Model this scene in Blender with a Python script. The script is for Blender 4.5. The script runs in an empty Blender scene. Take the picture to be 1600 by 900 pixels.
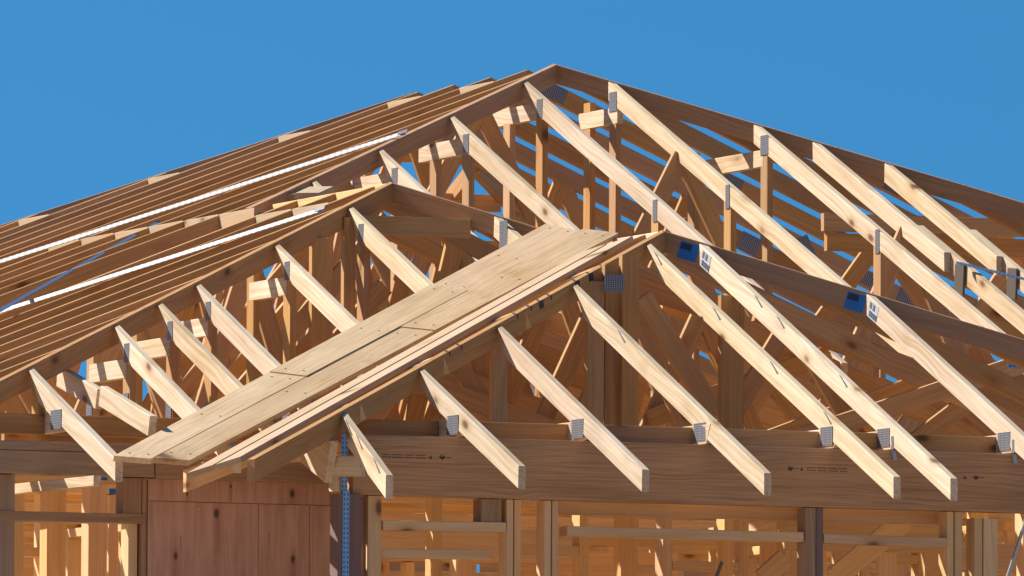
import bpy, math, random
from mathutils import Vector as V, Matrix

random.seed(7)
# ------------------------------------------------------------------ scene, camera, world
S = bpy.context.scene
COL = S.collection
GZ = 4.9                      # the roof is measured from the front hip's apex; the ground lies 4.9 m below it

CAM = V((-20.664, -45.3288, -3.8235 + GZ))
R_ = V((0.915503, -0.402285, 0.004654)); U_ = V((-0.032883, -0.063295, 0.997453)); F_ = V((0.400965, 0.913324, 0.071175))
FOC = 16870.5                 # focal length in photo pixels (1600 wide)

cam_d = bpy.data.cameras.new('camera'); cam = bpy.data.objects.new('camera', cam_d); COL.objects.link(cam)
m = Matrix((R_, U_, -F_)).transposed().to_4x4(); m.translation = CAM
cam.matrix_world = m
cam_d.sensor_width = 36.0; cam_d.lens = FOC / 1600 * 36.0
cam_d.clip_start = 0.5; cam_d.clip_end = 6000
S.camera = cam

SUN = V((-0.52, 0.50, 0.66)).normalized()     # towards the sun
el = math.asin(SUN.z); az = math.atan2(SUN.x, SUN.y)
w = bpy.data.worlds.new("World"); S.world = w; w.use_nodes = True
nt = w.node_tree; nt.nodes.clear()
out = nt.nodes.new('ShaderNodeOutputWorld'); bg = nt.nodes.new('ShaderNodeBackground')
sky = nt.nodes.new('ShaderNodeTexSky'); sky.sky_type = 'NISHITA'; sky.sun_disc = False
sky.sun_elevation = el; sky.sun_rotation = az
sky.altitude = 400; sky.air_density = 1.0; sky.dust_density = 0.15; sky.ozone_density = 3.0
tc = nt.nodes.new('ShaderNodeTexCoord'); mp = nt.nodes.new('ShaderNodeMapping')
mp.inputs['Location'].default_value = (0, 0, 0.23)     # clear dry air: the deep blue reaches low down
nrm = nt.nodes.new('ShaderNodeVectorMath'); nrm.operation = 'NORMALIZE'
hsv = nt.nodes.new('ShaderNodeHueSaturation'); hsv.inputs['Saturation'].default_value = 1.12; hsv.inputs['Value'].default_value = 1.0
L = nt.links.new
L(tc.outputs['Generated'], mp.inputs['Vector']); L(mp.outputs[0], nrm.inputs[0]); L(nrm.outputs[0], sky.inputs['Vector'])
L(sky.outputs[0], hsv.inputs['Color']); tint = nt.nodes.new('ShaderNodeMix'); tint.data_type = 'RGBA'; tint.blend_type = 'MULTIPLY'; tint.inputs['Factor'].default_value = 1.0
tint.inputs['B'].default_value = (0.295, 0.735, 0.845, 1)       # a polarised, slightly cyan sky
L(hsv.outputs[0], tint.inputs['A']); L(tint.outputs['Result'], bg.inputs['Color']); L(bg.outputs[0], out.inputs['Surface'])
bg.inputs['Strength'].default_value = 0.085

sd = bpy.data.lights.new('sun', 'SUN'); so = bpy.data.objects.new('sun', sd); COL.objects.link(so)
sd.energy = 4.8; sd.angle = math.radians(0.5); sd.color = (1.0, 0.94, 0.85)
so.rotation_euler = (-SUN).to_track_quat('-Z', 'Y').to_euler(); so.location = (0, 0, 30)

S.view_settings.view_transform = 'Standard'; S.view_settings.look = 'None'
S.view_settings.exposure = 0.75; S.view_settings.gamma = 1.0
S.render.engine = 'CYCLES'
S.cycles.max_bounces = 10; S.cycles.diffuse_bounces = 6; S.cycles.glossy_bounces = 3

# ------------------------------------------------------------------ materials
def new_mat(name):
    mt = bpy.data.materials.new(name); mt.use_nodes = True
    n = mt.node_tree; b = n.nodes['Principled BSDF']
    return mt, n, b

def N(n, t, **kw):
    x = n.nodes.new(t)
    for k, v in kw.items(): setattr(x, k, v)
    return x

def math_n(n, op, a, b=None, c=None, clamp=False):
    x = n.nodes.new('ShaderNodeMath'); x.operation = op; x.use_clamp = clamp
    for i, v in enumerate((a, b, c)):
        if v is None: continue
        if isinstance(v, (int, float)): x.inputs[i].default_value = v
        else: n.links.new(v, x.inputs[i])
    return x.outputs[0]

def wood(name, light, dark, knot=(0.10, 0.045, 0.02), vary=0.16, rough=0.75, grain=1.0, knots=1.0, stain=0.0, wobble=0.10, fine=75.0):
    mt, n, b = new_mat(name); l = n.links.new
    tc = N(n, 'ShaderNodeTexCoord'); oi = N(n, 'ShaderNodeObjectInfo')
    off = N(n, 'ShaderNodeVectorMath', operation='MULTIPLY'); off.inputs[1].default_value = (37.0, 11.0, 23.0)
    cmb = N(n, 'ShaderNodeCombineXYZ')
    for i in range(3): l(oi.outputs['Random'], cmb.inputs[i])
    l(cmb.outputs[0], off.inputs[0])
    p = N(n, 'ShaderNodeVectorMath', operation='ADD'); l(tc.outputs['Object'], p.inputs[0]); l(off.outputs[0], p.inputs[1])
    # knots: short cylinders through the thickness of the board
    kc = N(n, 'ShaderNodeMapping'); kc.inputs['Scale'].default_value = (3.2, 1.2, 6.5); l(p.outputs[0], kc.inputs[0])
    vo = N(n, 'ShaderNodeTexVoronoi', feature='F1'); vo.inputs['Scale'].default_value = 1.0; vo.inputs['Randomness'].default_value = 1.0
    l(kc.outputs[0], vo.inputs['Vector'])
    dist = vo.outputs['Distance']
    # grain streaks, bent round the knots
    bend = math_n(n, 'MULTIPLY', math_n(n, 'SUBTRACT', 0.42, dist, clamp=True), 0.035)
    sep = N(n, 'ShaderNodeSeparateXYZ'); l(p.outputs[0], sep.inputs[0])
    lowf = N(n, 'ShaderNodeTexNoise'); lowf.inputs['Scale'].default_value = 1.3; lowf.inputs['Detail'].default_value = 1.0; l(p.outputs[0], lowf.inputs['Vector'])
    wob = math_n(n, 'MULTIPLY', math_n(n, 'SUBTRACT', lowf.outputs['Fac'], 0.5), wobble)
    gz = math_n(n, 'ADD', math_n(n, 'ADD', sep.outputs['Z'], bend), wob)
    gx = math_n(n, 'MULTIPLY', sep.outputs['X'], 0.02)
    gc = N(n, 'ShaderNodeCombineXYZ'); l(gx, gc.inputs[0]); l(sep.outputs['Y'], gc.inputs[1]); l(gz, gc.inputs[2])
    g1 = N(n, 'ShaderNodeTexNoise'); g1.inputs['Scale'].default_value = fine; g1.inputs['Detail'].default_value = 4.0; g1.inputs['Roughness'].default_value = 0.65
    l(gc.outputs[0], g1.inputs['Vector'])
    g2 = N(n, 'ShaderNodeTexNoise'); g2.inputs['Scale'].default_value = 3.2; g2.inputs['Detail'].default_value = 4.0
    g2m = N(n, 'ShaderNodeMapping'); g2m.inputs['Scale'].default_value = (0.45, 1.0, 3.0); l(p.outputs[0], g2m.inputs[0]); l(g2m.outputs[0], g2.inputs['Vector'])
    gr = N(n, 'ShaderNodeMapRange'); gr.inputs['From Min'].default_value = 0.36; gr.inputs['From Max'].default_value = 0.66; l(g1.outputs['Fac'], gr.inputs['Value'])
    mix = N(n, 'ShaderNodeMix', data_type='RGBA'); mix.inputs['A'].default_value = (*light, 1); mix.inputs['B'].default_value = (*dark, 1)
    f1 = math_n(n, 'MULTIPLY', gr.outputs[0], 0.62 * grain)
    f2 = math_n(n, 'MULTIPLY', math_n(n, 'SUBTRACT', g2.outputs['Fac'], 0.44, clamp=True), 1.1 * grain)
    l(math_n(n, 'ADD', f1, f2, clamp=True), mix.inputs['Factor'])
    kn = N(n, 'ShaderNodeMapRange', interpolation_type='SMOOTHSTEP'); kn.inputs['From Min'].default_value = 0.16; kn.inputs['From Max'].default_value = 0.05
    # only some cells carry a knot
    l(dist, kn.inputs['Value'])
    sc = N(n, 'ShaderNodeSeparateColor'); l(vo.outputs['Color'], sc.inputs[0])
    has = math_n(n, 'GREATER_THAN', sc.outputs[0], 1.0 - 0.62 * knots)
    kf = math_n(n, 'MULTIPLY', math_n(n, 'MULTIPLY', kn.outputs[0], has), 0.85)
    halo = N(n, 'ShaderNodeMapRange', interpolation_type='SMOOTHSTEP'); halo.inputs['From Min'].default_value = 0.33; halo.inputs['From Max'].default_value = 0.10; l(dist, halo.inputs['Value'])
    hf = math_n(n, 'MULTIPLY', math_n(n, 'MULTIPLY', halo.outputs[0], has), 0.5)
    mh = N(n, 'ShaderNodeMix', data_type='RGBA'); mh.inputs['B'].default_value = (dark[0] * .9, dark[1] * .75, dark[2] * .6, 1)
    l(hf, mh.inputs['Factor']); l(mix.outputs['Result'], mh.inputs['A'])
    mk = N(n, 'ShaderNodeMix', data_type='RGBA'); mk.inputs['B'].default_value = (*knot, 1)
    l(kf, mk.inputs['Factor']); l(mh.outputs['Result'], mk.inputs['A'])
    col = mk.outputs['Result']
    if stain > 0:
        st = N(n, 'ShaderNodeTexNoise'); st.inputs['Scale'].default_value = 5.0; st.inputs['Detail'].default_value = 3.0
        sm = N(n, 'ShaderNodeMapping'); sm.inputs['Scale'].default_value = (0.6, 1, 1.6); l(p.outputs[0], sm.inputs[0]); l(sm.outputs[0], st.inputs['Vector'])
        sr = N(n, 'ShaderNodeMapRange'); sr.inputs['From Min'].default_value = 0.55; sr.inputs['From Max'].default_value = 0.72; l(st.outputs['Fac'], sr.inputs['Value'])
        ms = N(n, 'ShaderNodeMix', data_type='RGBA'); ms.inputs['B'].default_value = (0.30, 0.22, 0.145, 1)
        l(math_n(n, 'MULTIPLY', sr.outputs[0], stain), ms.inputs['Factor']); l(col, ms.inputs['A']); col = ms.outputs['Result']
    hs = N(n, 'ShaderNodeHueSaturation'); l(col, hs.inputs['Color'])
    r2 = math_n(n, 'FRACT', math_n(n, 'MULTIPLY', oi.outputs['Random'], 7.31))
    r3 = math_n(n, 'FRACT', math_n(n, 'MULTIPLY', oi.outputs['Random'], 13.7))
    l(math_n(n, 'ADD', 1.0 - vary, math_n(n, 'MULTIPLY', r2, 1.6 * vary)), hs.inputs['Value'])
    l(math_n(n, 'ADD', 0.90, math_n(n, 'MULTIPLY', r3, 0.2)), hs.inputs['Saturation'])
    l(math_n(n, 'ADD', 0.4925, math_n(n, 'MULTIPLY', oi.outputs['Random'], 0.0095)), hs.inputs['Hue'])
    l(hs.outputs[0], b.inputs['Base Color'])
    b.inputs['Roughness'].default_value = rough; b.inputs['Specular IOR Level'].default_value = 0.25
    bp = N(n, 'ShaderNodeBump'); bp.inputs['Strength'].default_value = 0.25; bp.inputs['Distance'].default_value = 0.002
    l(g1.outputs['Fac'], bp.inputs['Height']); l(bp.outputs[0], b.inputs['Normal'])
    return mt

PINE = wood('sawn_pine', (0.76, 0.625, 0.45), (0.52, 0.36, 0.195), vary=0.12, grain=1.25, knots=1.4, stain=0.28)
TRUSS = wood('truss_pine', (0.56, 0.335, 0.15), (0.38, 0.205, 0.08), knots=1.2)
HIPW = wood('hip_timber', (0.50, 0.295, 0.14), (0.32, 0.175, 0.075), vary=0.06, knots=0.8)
INNER = wood('framing_pine', (0.80, 0.535, 0.265), (0.62, 0.37, 0.155))
BOARD = wood('rough_board', (0.80, 0.585, 0.35), (0.58, 0.37, 0.18), stain=0.20, vary=0.10, grain=1.3, wobble=0.03, fine=110.0)
GREYW = wood('weathered_timber', (0.42, 0.285, 0.175), (0.28, 0.175, 0.10), vary=0.06, knots=0.5, grain=1.2)
LVL = wood('laminated_beam', (0.58, 0.375, 0.215), (0.36, 0.21, 0.11), vary=0.04, knots=0.12, grain=1.35, wobble=0.012, fine=120.0)
BLOCKM = wood('dull_block_pine', (0.50, 0.37, 0.23), (0.38, 0.26, 0.145), vary=0.1)
LINING = wood('pale_plywood', (0.62, 0.45, 0.27), (0.50, 0.34, 0.19), vary=0.05, knots=0.4)
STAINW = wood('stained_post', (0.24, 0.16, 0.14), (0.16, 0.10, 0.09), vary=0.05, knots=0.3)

def ply(name, knots=()):
    mt, n, b = new_mat(name); l = n.links.new
    tc = N(n, 'ShaderNodeTexCoord')
    mp = N(n, 'ShaderNodeMapping'); mp.inputs['Scale'].default_value = (11, 9, 0.8); l(tc.outputs['Object'], mp.inputs[0])
    nz = N(n, 'ShaderNodeTexNoise'); nz.inputs['Scale'].default_value = 3.0; nz.inputs['Detail'].default_value = 5; nz.inputs['Distortion'].default_value = 0.8; l(mp.outputs[0], nz.inputs['Vector'])
    n2 = N(n, 'ShaderNodeTexNoise'); n2.inputs['Scale'].default_value = 2.2; n2.inputs['Detail'].default_value = 4; l(tc.outputs['Object'], n2.inputs['Vector'])
    r = N(n, 'ShaderNodeValToRGB'); r.color_ramp.elements[0].color = (0.37, 0.185, 0.115, 1); r.color_ramp.elements[1].color = (0.58, 0.345, 0.235, 1)
    r.color_ramp.elements[0].position = 0.34; r.color_ramp.elements[1].position = 0.60
    l(math_n(n, 'ADD', math_n(n, 'MULTIPLY', nz.outputs['Fac'], 0.5), math_n(n, 'MULTIPLY', n2.outputs['Fac'], 0.5)), r.inputs[0])
    col = r.outputs[0]
    wob = N(n, 'ShaderNodeTexNoise'); wob.inputs['Scale'].default_value = 26; l(tc.outputs['Object'], wob.inputs['Vector'])
    for (kx, kz, kr) in knots:
        for (sx, sz, off, f0, strength, c) in ((kr * 1.3, kr * 11, -kr * 4.0, 1.0, 0.45, (0.26, 0.095, 0.05, 1)), (kr * .85, kr * 1.5, 0, 1.0, 0.85, (0.03, 0.016, 0.01, 1))):
            m1 = N(n, 'ShaderNodeMapping', vector_type='TEXTURE'); m1.inputs['Location'].default_value = (kx, 0, kz + off); m1.inputs['Scale'].default_value = (sx, 1, sz); l(tc.outputs['Object'], m1.inputs[0])
            ln = N(n, 'ShaderNodeVectorMath', operation='LENGTH'); l(m1.outputs[0], ln.inputs[0])
            d = math_n(n, 'ADD', ln.outputs['Value'], math_n(n, 'MULTIPLY', math_n(n, 'SUBTRACT', wob.outputs['Fac'], 0.5), 0.7))
            k = N(n, 'ShaderNodeMapRange', interpolation_type='SMOOTHSTEP'); k.inputs['From Min'].default_value = 1.0; k.inputs['From Max'].default_value = 0.25; k.inputs['To Max'].default_value = strength; l(d, k.inputs['Value'])
            mx = N(n, 'ShaderNodeMix', data_type='RGBA'); mx.inputs['B'].default_value = c; l(k.outputs[0], mx.inputs['Factor']); l(col, mx.inputs['A']); col = mx.outputs['Result']
    l(col, b.inputs['Base Color']); b.inputs['Roughness'].default_value = 0.65
    return mt
PLY = ply('reddish_plywood')
def plate(name, base, metal, pitch_x, pitch_z, fill=0.5, rough=0.38, slot=(0.10, 0.10, 0.11)):
    """galvanised plate with rows of punched slots"""
    mt, n, b = new_mat(name); l = n.links.new
    tc = N(n, 'ShaderNodeTexCoord'); sp = N(n, 'ShaderNodeSeparateXYZ'); l(tc.outputs['Object'], sp.inputs[0])
    u = math_n(n, 'FRACT', math_n(n, 'MULTIPLY', sp.outputs['X'], 1 / pitch_x)); v = math_n(n, 'FRACT', math_n(n, 'MULTIPLY', sp.outputs['Z'], 1 / pitch_z))
    du = math_n(n, 'ABSOLUTE', math_n(n, 'SUBTRACT', u, 0.5)); dv = math_n(n, 'ABSOLUTE', math_n(n, 'SUBTRACT', v, 0.5))
    hole = math_n(n, 'MULTIPLY', math_n(n, 'LESS_THAN', du, fill * 0.5), math_n(n, 'LESS_THAN', dv, fill * 0.62))
    mx = N(n, 'ShaderNodeMix', data_type='RGBA'); mx.inputs['A'].default_value = (*base, 1); mx.inputs['B'].default_value = (*slot, 1); l(hole, mx.inputs['Factor'])
    l(mx.outputs['Result'], b.inputs['Base Color'])
    l(math_n(n, 'MULTIPLY', math_n(n, 'SUBTRACT', 1.0, hole), metal), b.inputs['Metallic']); b.inputs['Roughness'].default_value = rough
    return mt
STEEL = plate('punched_galvanised_steel', (0.40, 0.42, 0.47), 0.6, 0.0135, 0.0105, 0.60, 0.42, (0.07, 0.07, 0.085))
SHADEST = plate('shaded_punched_steel', (0.30, 0.31, 0.34), 0.6, 0.0115, 0.0095, 0.6, 0.5, (0.06, 0.055, 0.055))  # darker copy of the plate steel, with shade put into its colour
STRAPM = plate('perforated_brace_steel', (0.60, 0.60, 0.60), 0.0, 0.034, 0.017, 0.5, 0.45, (0.33, 0.31, 0.29))
BLUEST = plate('blue_perforated_strap', (0.16, 0.42, 0.78), 0.1, 0.0165, 0.021, 0.42, 0.4, (0.13, 0.09, 0.08))
STRAPB = plate('sky_tinted_strap', (0.24, 0.32, 0.46), 0.6, 0.022, 0.018, 0.45, 0.3, (0.06, 0.07, 0.10))  # bare steel; the sky's reflection is painted in as a blue base colour

def plain(name, c, rough=0.6, metal=0.0):
    mt, n, b = new_mat(name); b.inputs['Base Color'].default_value = (*c, 1); b.inputs['Roughness'].default_value = rough; b.inputs['Metallic'].default_value = metal
    return mt
INK = plain('dark_ink', (0.035, 0.032, 0.035), 0.7)
STAIN = plain('grey_blue_smear', (0.09, 0.10, 0.125), 0.7)
BLUE = plain('blue_tag', (0.015, 0.17, 0.50), 0.5)
NAVY = plain('dark_blue_print', (0.012, 0.03, 0.08), 0.5)
SILVER = plain('printed_label_steel', (0.66, 0.70, 0.74), 0.35, 0.35)
RUST = plain('dull_bracket_steel', (0.13, 0.105, 0.085), 0.6, 0.4)
CLIPST = plain('twisted_clip_steel', (0.42, 0.45, 0.48), 0.35, 0.7)
DARKST = plain('dark_clip_steel', (0.08, 0.09, 0.13), 0.4, 0.6)
CABLE = plain('grey_cable', (0.10, 0.11, 0.13), 0.5)

def soil():
    mt, n, b = new_mat('bare_site_soil'); l = n.links.new
    tc = N(n, 'ShaderNodeTexCoord'); nz = N(n, 'ShaderNodeTexNoise'); nz.inputs['Scale'].default_value = 0.8; nz.inputs['Detail'].default_value = 8; l(tc.outputs['Object'], nz.inputs['Vector'])
    r = N(n, 'ShaderNodeValToRGB'); r.color_ramp.elements[0].color = (0.29, 0.185, 0.10, 1); r.color_ramp.elements[1].color = (0.44, 0.30, 0.18, 1)
    l(nz.outputs['Fac'], r.inputs[0]); l(r.outputs[0], b.inputs['Base Color']); b.inputs['Roughness'].default_value = 0.95
    return mt
def slab_mat():
    mt, n, b = new_mat('timber_flooring'); l = n.links.new
    tc = N(n, 'ShaderNodeTexCoord'); nz = N(n, 'ShaderNodeTexNoise'); nz.inputs['Scale'].default_value = 3; nz.inputs['Detail'].default_value = 8; l(tc.outputs['Object'], nz.inputs['Vector'])
    r = N(n, 'ShaderNodeValToRGB'); r.color_ramp.elements[0].color = (0.62, 0.43, 0.24, 1); r.color_ramp.elements[1].color = (0.74, 0.55, 0.33, 1)
    l(nz.outputs['Fac'], r.inputs[0]); l(r.outputs[0], b.inputs['Base Color']); b.inputs['Roughness'].default_value = 0.7
    return mt

# ------------------------------------------------------------------ building blocks
ZUP = V((0, 0, 1)); XUP = V((1, 0, 0)); YUP = V((0, 1, 0))
LABELS = {}

def thing(name, label, cat, loc=(0, 0, 0), group=None):
    o = bpy.data.objects.new(name, None); COL.objects.link(o)
    o.location = V(loc) + V((0, 0, GZ)); o['label'] = label; o['category'] = cat; o.empty_display_size = 0.1
    if group: o['group'] = group
    return o
def tag(o, label, cat, group=None):
    o['label'] = label; o['category'] = cat
    if group: o['group'] = group
    return o

def link(name, me, mat, world, parent=None):
    o = bpy.data.objects.new(name, me); COL.objects.link(o)
    me.materials.append(mat)
    if parent:
        o.parent = parent
        pw = Matrix.Translation(parent.location) if parent.parent is None else None
        if pw is None: pw = parent['_w'] and Matrix([parent['_w'][i * 4:i * 4 + 4] for i in range(4)])
        o.matrix_local = pw.inverted() @ world
    else:
        o.matrix_world = world
    return o

WORLD = {}
def timber(name, a, b, w=0.035, d=0.09, ref='top', ca=None, cb=None, up=None, parent=None, mat=None, ch=0.0022):
    """one straight stick of timber from a to b (roof coordinates); w across, d deep; ca/cb = (point, normal) of the saw cuts"""
    a = V(a); b = V(b); ax = (b - a).normalized()
    up = V(up) if up else (XUP if abs(ax.z) > 0.94 else ZUP)
    lat = up.cross(ax).normalized(); u = ax.cross(lat).normalized()
    if abs(ax.z) < 0.9 and d < 0.12:                        # no stick sits perfectly true
        lat = (lat + u * random.uniform(-0.022, 0.022)).normalized(); u = ax.cross(lat).normalized()
    z1 = {'top': 0.0, 'mid': d / 2, 'bot': d}[ref]; z0 = z1 - d; y1 = w / 2
    prof = [(-y1, z0 + ch), (-y1 + ch, z0), (y1 - ch, z0), (y1, z0 + ch), (y1, z1 - ch), (y1 - ch, z1), (-y1 + ch, z1), (-y1, z1 - ch)]
    ln = (b - a).length
    vs = []
    for end, cut in ((0, ca), (1, cb)):
        base = a if end == 0 else b
        for (py, pz) in prof:
            x = 0.0 if end == 0 else ln
            if cut is not None:
                p = a + lat * py + u * pz; nrm_ = V(cut[1]); x = (V(cut[0]) - p).dot(nrm_) / ax.dot(nrm_)
            vs.append((x, py, pz))
    fs = [tuple(range(7, -1, -1)), tuple(range(8, 16))] + [(i, (i + 1) % 8, 8 + (i + 1) % 8, 8 + i) for i in range(8)]
    me = bpy.data.meshes.new(name); me.from_pydata(vs, [], fs); me.update()
    mw = Matrix((ax, lat, u)).transposed().to_4x4(); mw.translation = a + V((0, 0, GZ))
    return place(name, me, mat or PINE, mw, parent)

def place(name, me, mat, mw, parent=None):
    o = bpy.data.objects.new(name, me); COL.objects.link(o); me.materials.append(mat)
    if parent:
        pw = WORLD.get(parent.name) or Matrix.Translation(parent.location)
        o.parent = parent; o.matrix_local = pw.inverted() @ mw
    else:
        o.matrix_world = mw
    WORLD[o.name] = mw
    return o

def plumb(p, ax): 
    h = V((ax[0], ax[1], 0)); return (V(p), h)

def panel(name, c, ux, uz, wx, wz, th, mat, parent=None):
    """thin rectangular piece centred on c, ux along its width, uz along its height, th thick (symmetric)"""
    ux = V(ux).normalized(); uz = V(uz); uz = (uz - ux * uz.dot(ux)).normalized(); uy = uz.cross(ux)
    x, y, z = wx / 2, th / 2, wz / 2
    vs = [(sx * x, sy * y, sz * z) for sx in (-1, 1) for sy in (-1, 1) for sz in (-1, 1)]
    fs = [(0, 1, 3, 2), (4, 6, 7, 5), (0, 4, 5, 1), (2, 3, 7, 6), (0, 2, 6, 4), (1, 5, 7, 3)]
    me = bpy.data.meshes.new(name); me.from_pydata(vs, [], fs); me.update()
    mw = Matrix((ux, uy, uz)).transposed().to_4x4(); mw.translation = V(c) + V((0, 0, GZ))
    return place(name, me, mat, mw, parent)

def poly_prism(name, pts, nrm_, th, mat, parent=None):
    """flat outline pts (roof coordinates, in order) extruded by th along nrm_"""
    c = sum((V(p) for p in pts), V()) / len(pts); nrm_ = V(nrm_).normalized()
    ux = (V(pts[1]) - V(pts[0])).normalized(); uy = nrm_.cross(ux)
    k = len(pts); vs = []
    for h in (0, th):
        for p in pts:
            q = V(p) - c + nrm_ * h; vs.append((q.dot(ux), q.dot(uy), q.dot(nrm_)))
    fs = [tuple(range(k - 1, -1, -1)), tuple(range(k, 2 * k))] + [(i, (i + 1) % k, k + (i + 1) % k, k + i) for i in range(k)]
    me = bpy.data.meshes.new(name); me.from_pydata(vs, [], fs); me.update()
    mw = Matrix((ux, uy, nrm_)).transposed().to_4x4(); mw.translation = c + V((0, 0, GZ))
    return place(name, me, mat, mw, parent)

# photo pixel -> point on a real plane (used while measuring the photograph)
def ray(px, py): return R_ * ((px - 800) / FOC) - U_ * ((py - 450) / FOC) + F_
C0 = CAM - V((0, 0, GZ))
def hit(px, py, p, n):
    v = ray(px, py); n = V(n); return C0 + v * ((V(p) - C0).dot(n) / v.dot(n))
def onY(px, py, y): return hit(px, py, (0, y, 0), (0, 1, 0))
def onX(px, py, x): return hit(px, py, (x, 0, 0), (1, 0, 0))
def pix(p):
    d = V(p) - C0; z = d.dot(F_); return 800 + FOC * d.dot(R_) / z, 450 - FOC * d.dot(U_) / z

ORD = ['first', 'second', 'third', 'fourth', 'fifth', 'sixth', 'seventh', 'eighth', 'ninth', 'tenth', 'eleventh', 'twelfth', 'thirteenth',
       'fourteenth', 'fifteenth', 'sixteenth', 'seventeenth', 'eighteenth', 'nineteenth', 'twentieth']

# ------------------------------------------------------------------ the three hipped roofs (apex, pitches)
class Roof: pass
def roof(ax, ay, az, tf, tl, tr, eave_y):
    r = Roof(); r.o = V((ax, ay, az)); r.tf, r.tl, r.tr, r.ey = tf, tl, tr, eave_y
    r.dl = V((-1, -tl / tf, -tl)); r.dr = V((1, -tr / tf, -tr))
    r.zl = lambda x: az + tl * (x - ax); r.zr = lambda x: az - tr * (x - ax); r.zf = lambda y: az + tf * (y - ay)
    return r
RC = roof(0, 0, 0, 0.4592, 0.4003, 0.4140, -2.777)
RB = roof(-0.866, 1.181, 0.278, 0.4403, 0.3916, 0.4459, -2.332)
RA = roof(1.573, 4.788, 1.234, 0.4366, 0.3782, 0.4277, -0.95)
ZB = -1.122                       # underside of the bottom chords = top of the bearing beams

def end_y(rf, x):
    """where a front-slope rafter at x stops: at its eave, or in the valley with the roof in front"""
    if rf is RC: return rf.ey
    if rf is RB: z = RC.zl(x)
    else: z = RC.zr(x) if x > 0 else max(RC.zl(x), RB.zr(x))
    return max(rf.ey, rf.o.y + (z - rf.o.z) / rf.tf)

def nail_plate(c, ux, uz, wx, wz, parent, n, mat=None, name='nail_plate'):
    """steel plate lying on a timber face whose outward normal is n"""
    return panel(name, V(c) + V(n).normalized() * 0.0012, ux, uz, wx, wz, 0.0024, mat or STEEL, parent)

def jack(rf, side, q, label, tail_px=None, tail_dz=0.0, group='jack rafters', webs=(), heel=False, cutback=0.10, hanger=False, y_to=None, extra=None, chord=None):
    dirh = rf.dl if side < 0 else rf.dr
    top = rf.o + dirh * q; x = top.x
    ye = y_to if y_to is not None else end_y(rf, x)
    tail = V((x, ye, rf.zf(ye) + tail_dz))
    if tail_px is not None:
        k = onY(tail_px, 750, ye); tail.x = k.x + 0.0175
    t = thing('jack_truss', label, 'roof rafter', tail, group)
    hn = V((dirh.y, -dirh.x, 0)).normalized()
    if hn.y > 0: hn = -hn                                   # horizontal normal of the hip, towards the front
    cp = top + hn * 0.019
    nn = hn.copy()
    if side < 0:                                            # long scarf below the tip
        v = V((0, -cutback, -0.09)); nn = V(dirh).cross(v).normalized()
    rd = (tail - top).normalized()
    tc_ = timber('top_chord', top + V((0, 0, -0.003)), tail, ca=(cp, nn), cb=(tail, V((0, 1, 0))), parent=t)
    lx = -0.0175                                            # left face of the stick
    for (yv, zb_, up_plate, low_plate) in webs:
        f = (yv - top.y) / (tail.y - top.y); xx = top.x + (tail.x - top.x) * f
        zt = min(rf.zf(yv), (rf.zl(xx) if side < 0 else rf.zr(xx)) - 0.05) - 0.045
        wb = timber('web', (xx, yv, zb_), (xx, yv, zt), w=0.031, d=0.085, ref='mid', up=(0, 1, 0), parent=t, mat=TRUSS)
        if up_plate:
            nail_plate((xx + lx, yv - 0.01, zt - 0.02), (0, -1, 0), (0, 0, 1), up_plate[0], up_plate[1], t, (-1, 0, 0))
        if low_plate:
            nail_plate((xx + lx, yv, zb_ + low_plate[1] / 2 + 0.03), (0, -1, 0), (0, 0, 1), low_plate[0], low_plate[1], t, (-1, 0, 0))
    if chord:
        y0, y1, z = chord
        timber('collar', (x, y0, z), (x, y1, z), w=0.033, d=0.085, ref='top', parent=t, mat=PINE, up=(0, 0, 1))
    if heel:
        yb = ye + 0.64
        # bottom chord runs back from the bearing beam
        timber('bottom_chord', (tail.x, yb - 0.03, ZB + 0.004), (top.x, yb + 1.3, ZB + 0.004), w=0.033, d=0.088, ref='bot', parent=t, mat=PINE,
               ca=((tail.x, yb - 0.03, ZB), V((0, 1, 0.55))))
        f = (yb + 0.045 - top.y) / (tail.y - top.y)
        nail_plate((top.x + (tail.x - top.x) * f + lx, yb + 0.035, ZB + 0.058), (0, -1, 0), (0, 0, 1), 0.125, 0.084, t, (-1, 0, 0))
    if extra: extra(t, top, tail)
    return t

def smear(t, top, tail, f, up=True, mat=None):
    """grey-blue smear wrapping the upper arris of a rafter's left face"""
    p = top.lerp(tail, f); ax = (tail - top).normalized()
    lat = ZUP.cross(ax).normalized(); u = ax.cross(lat)
    left = -1 if lat.x > 0 else 1
    c = p + lat * (0.0178 * left) - u * 0.016
    nrm_ = lat * left
    a = ax
    pts = [c - a * 0.03 + u * 0.0145, c + a * 0.005 + u * 0.0150, c + a * 0.05 + u * 0.004, c + a * 0.085 - u * 0.004, c + a * 0.07 - u * 0.012, c + a * 0.02 + u * 0.004]
    if left < 0: pts = pts[::-1]
    poly_prism('ink_smear', pts, nrm_, 0.0006, mat or STAIN, t)

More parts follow.
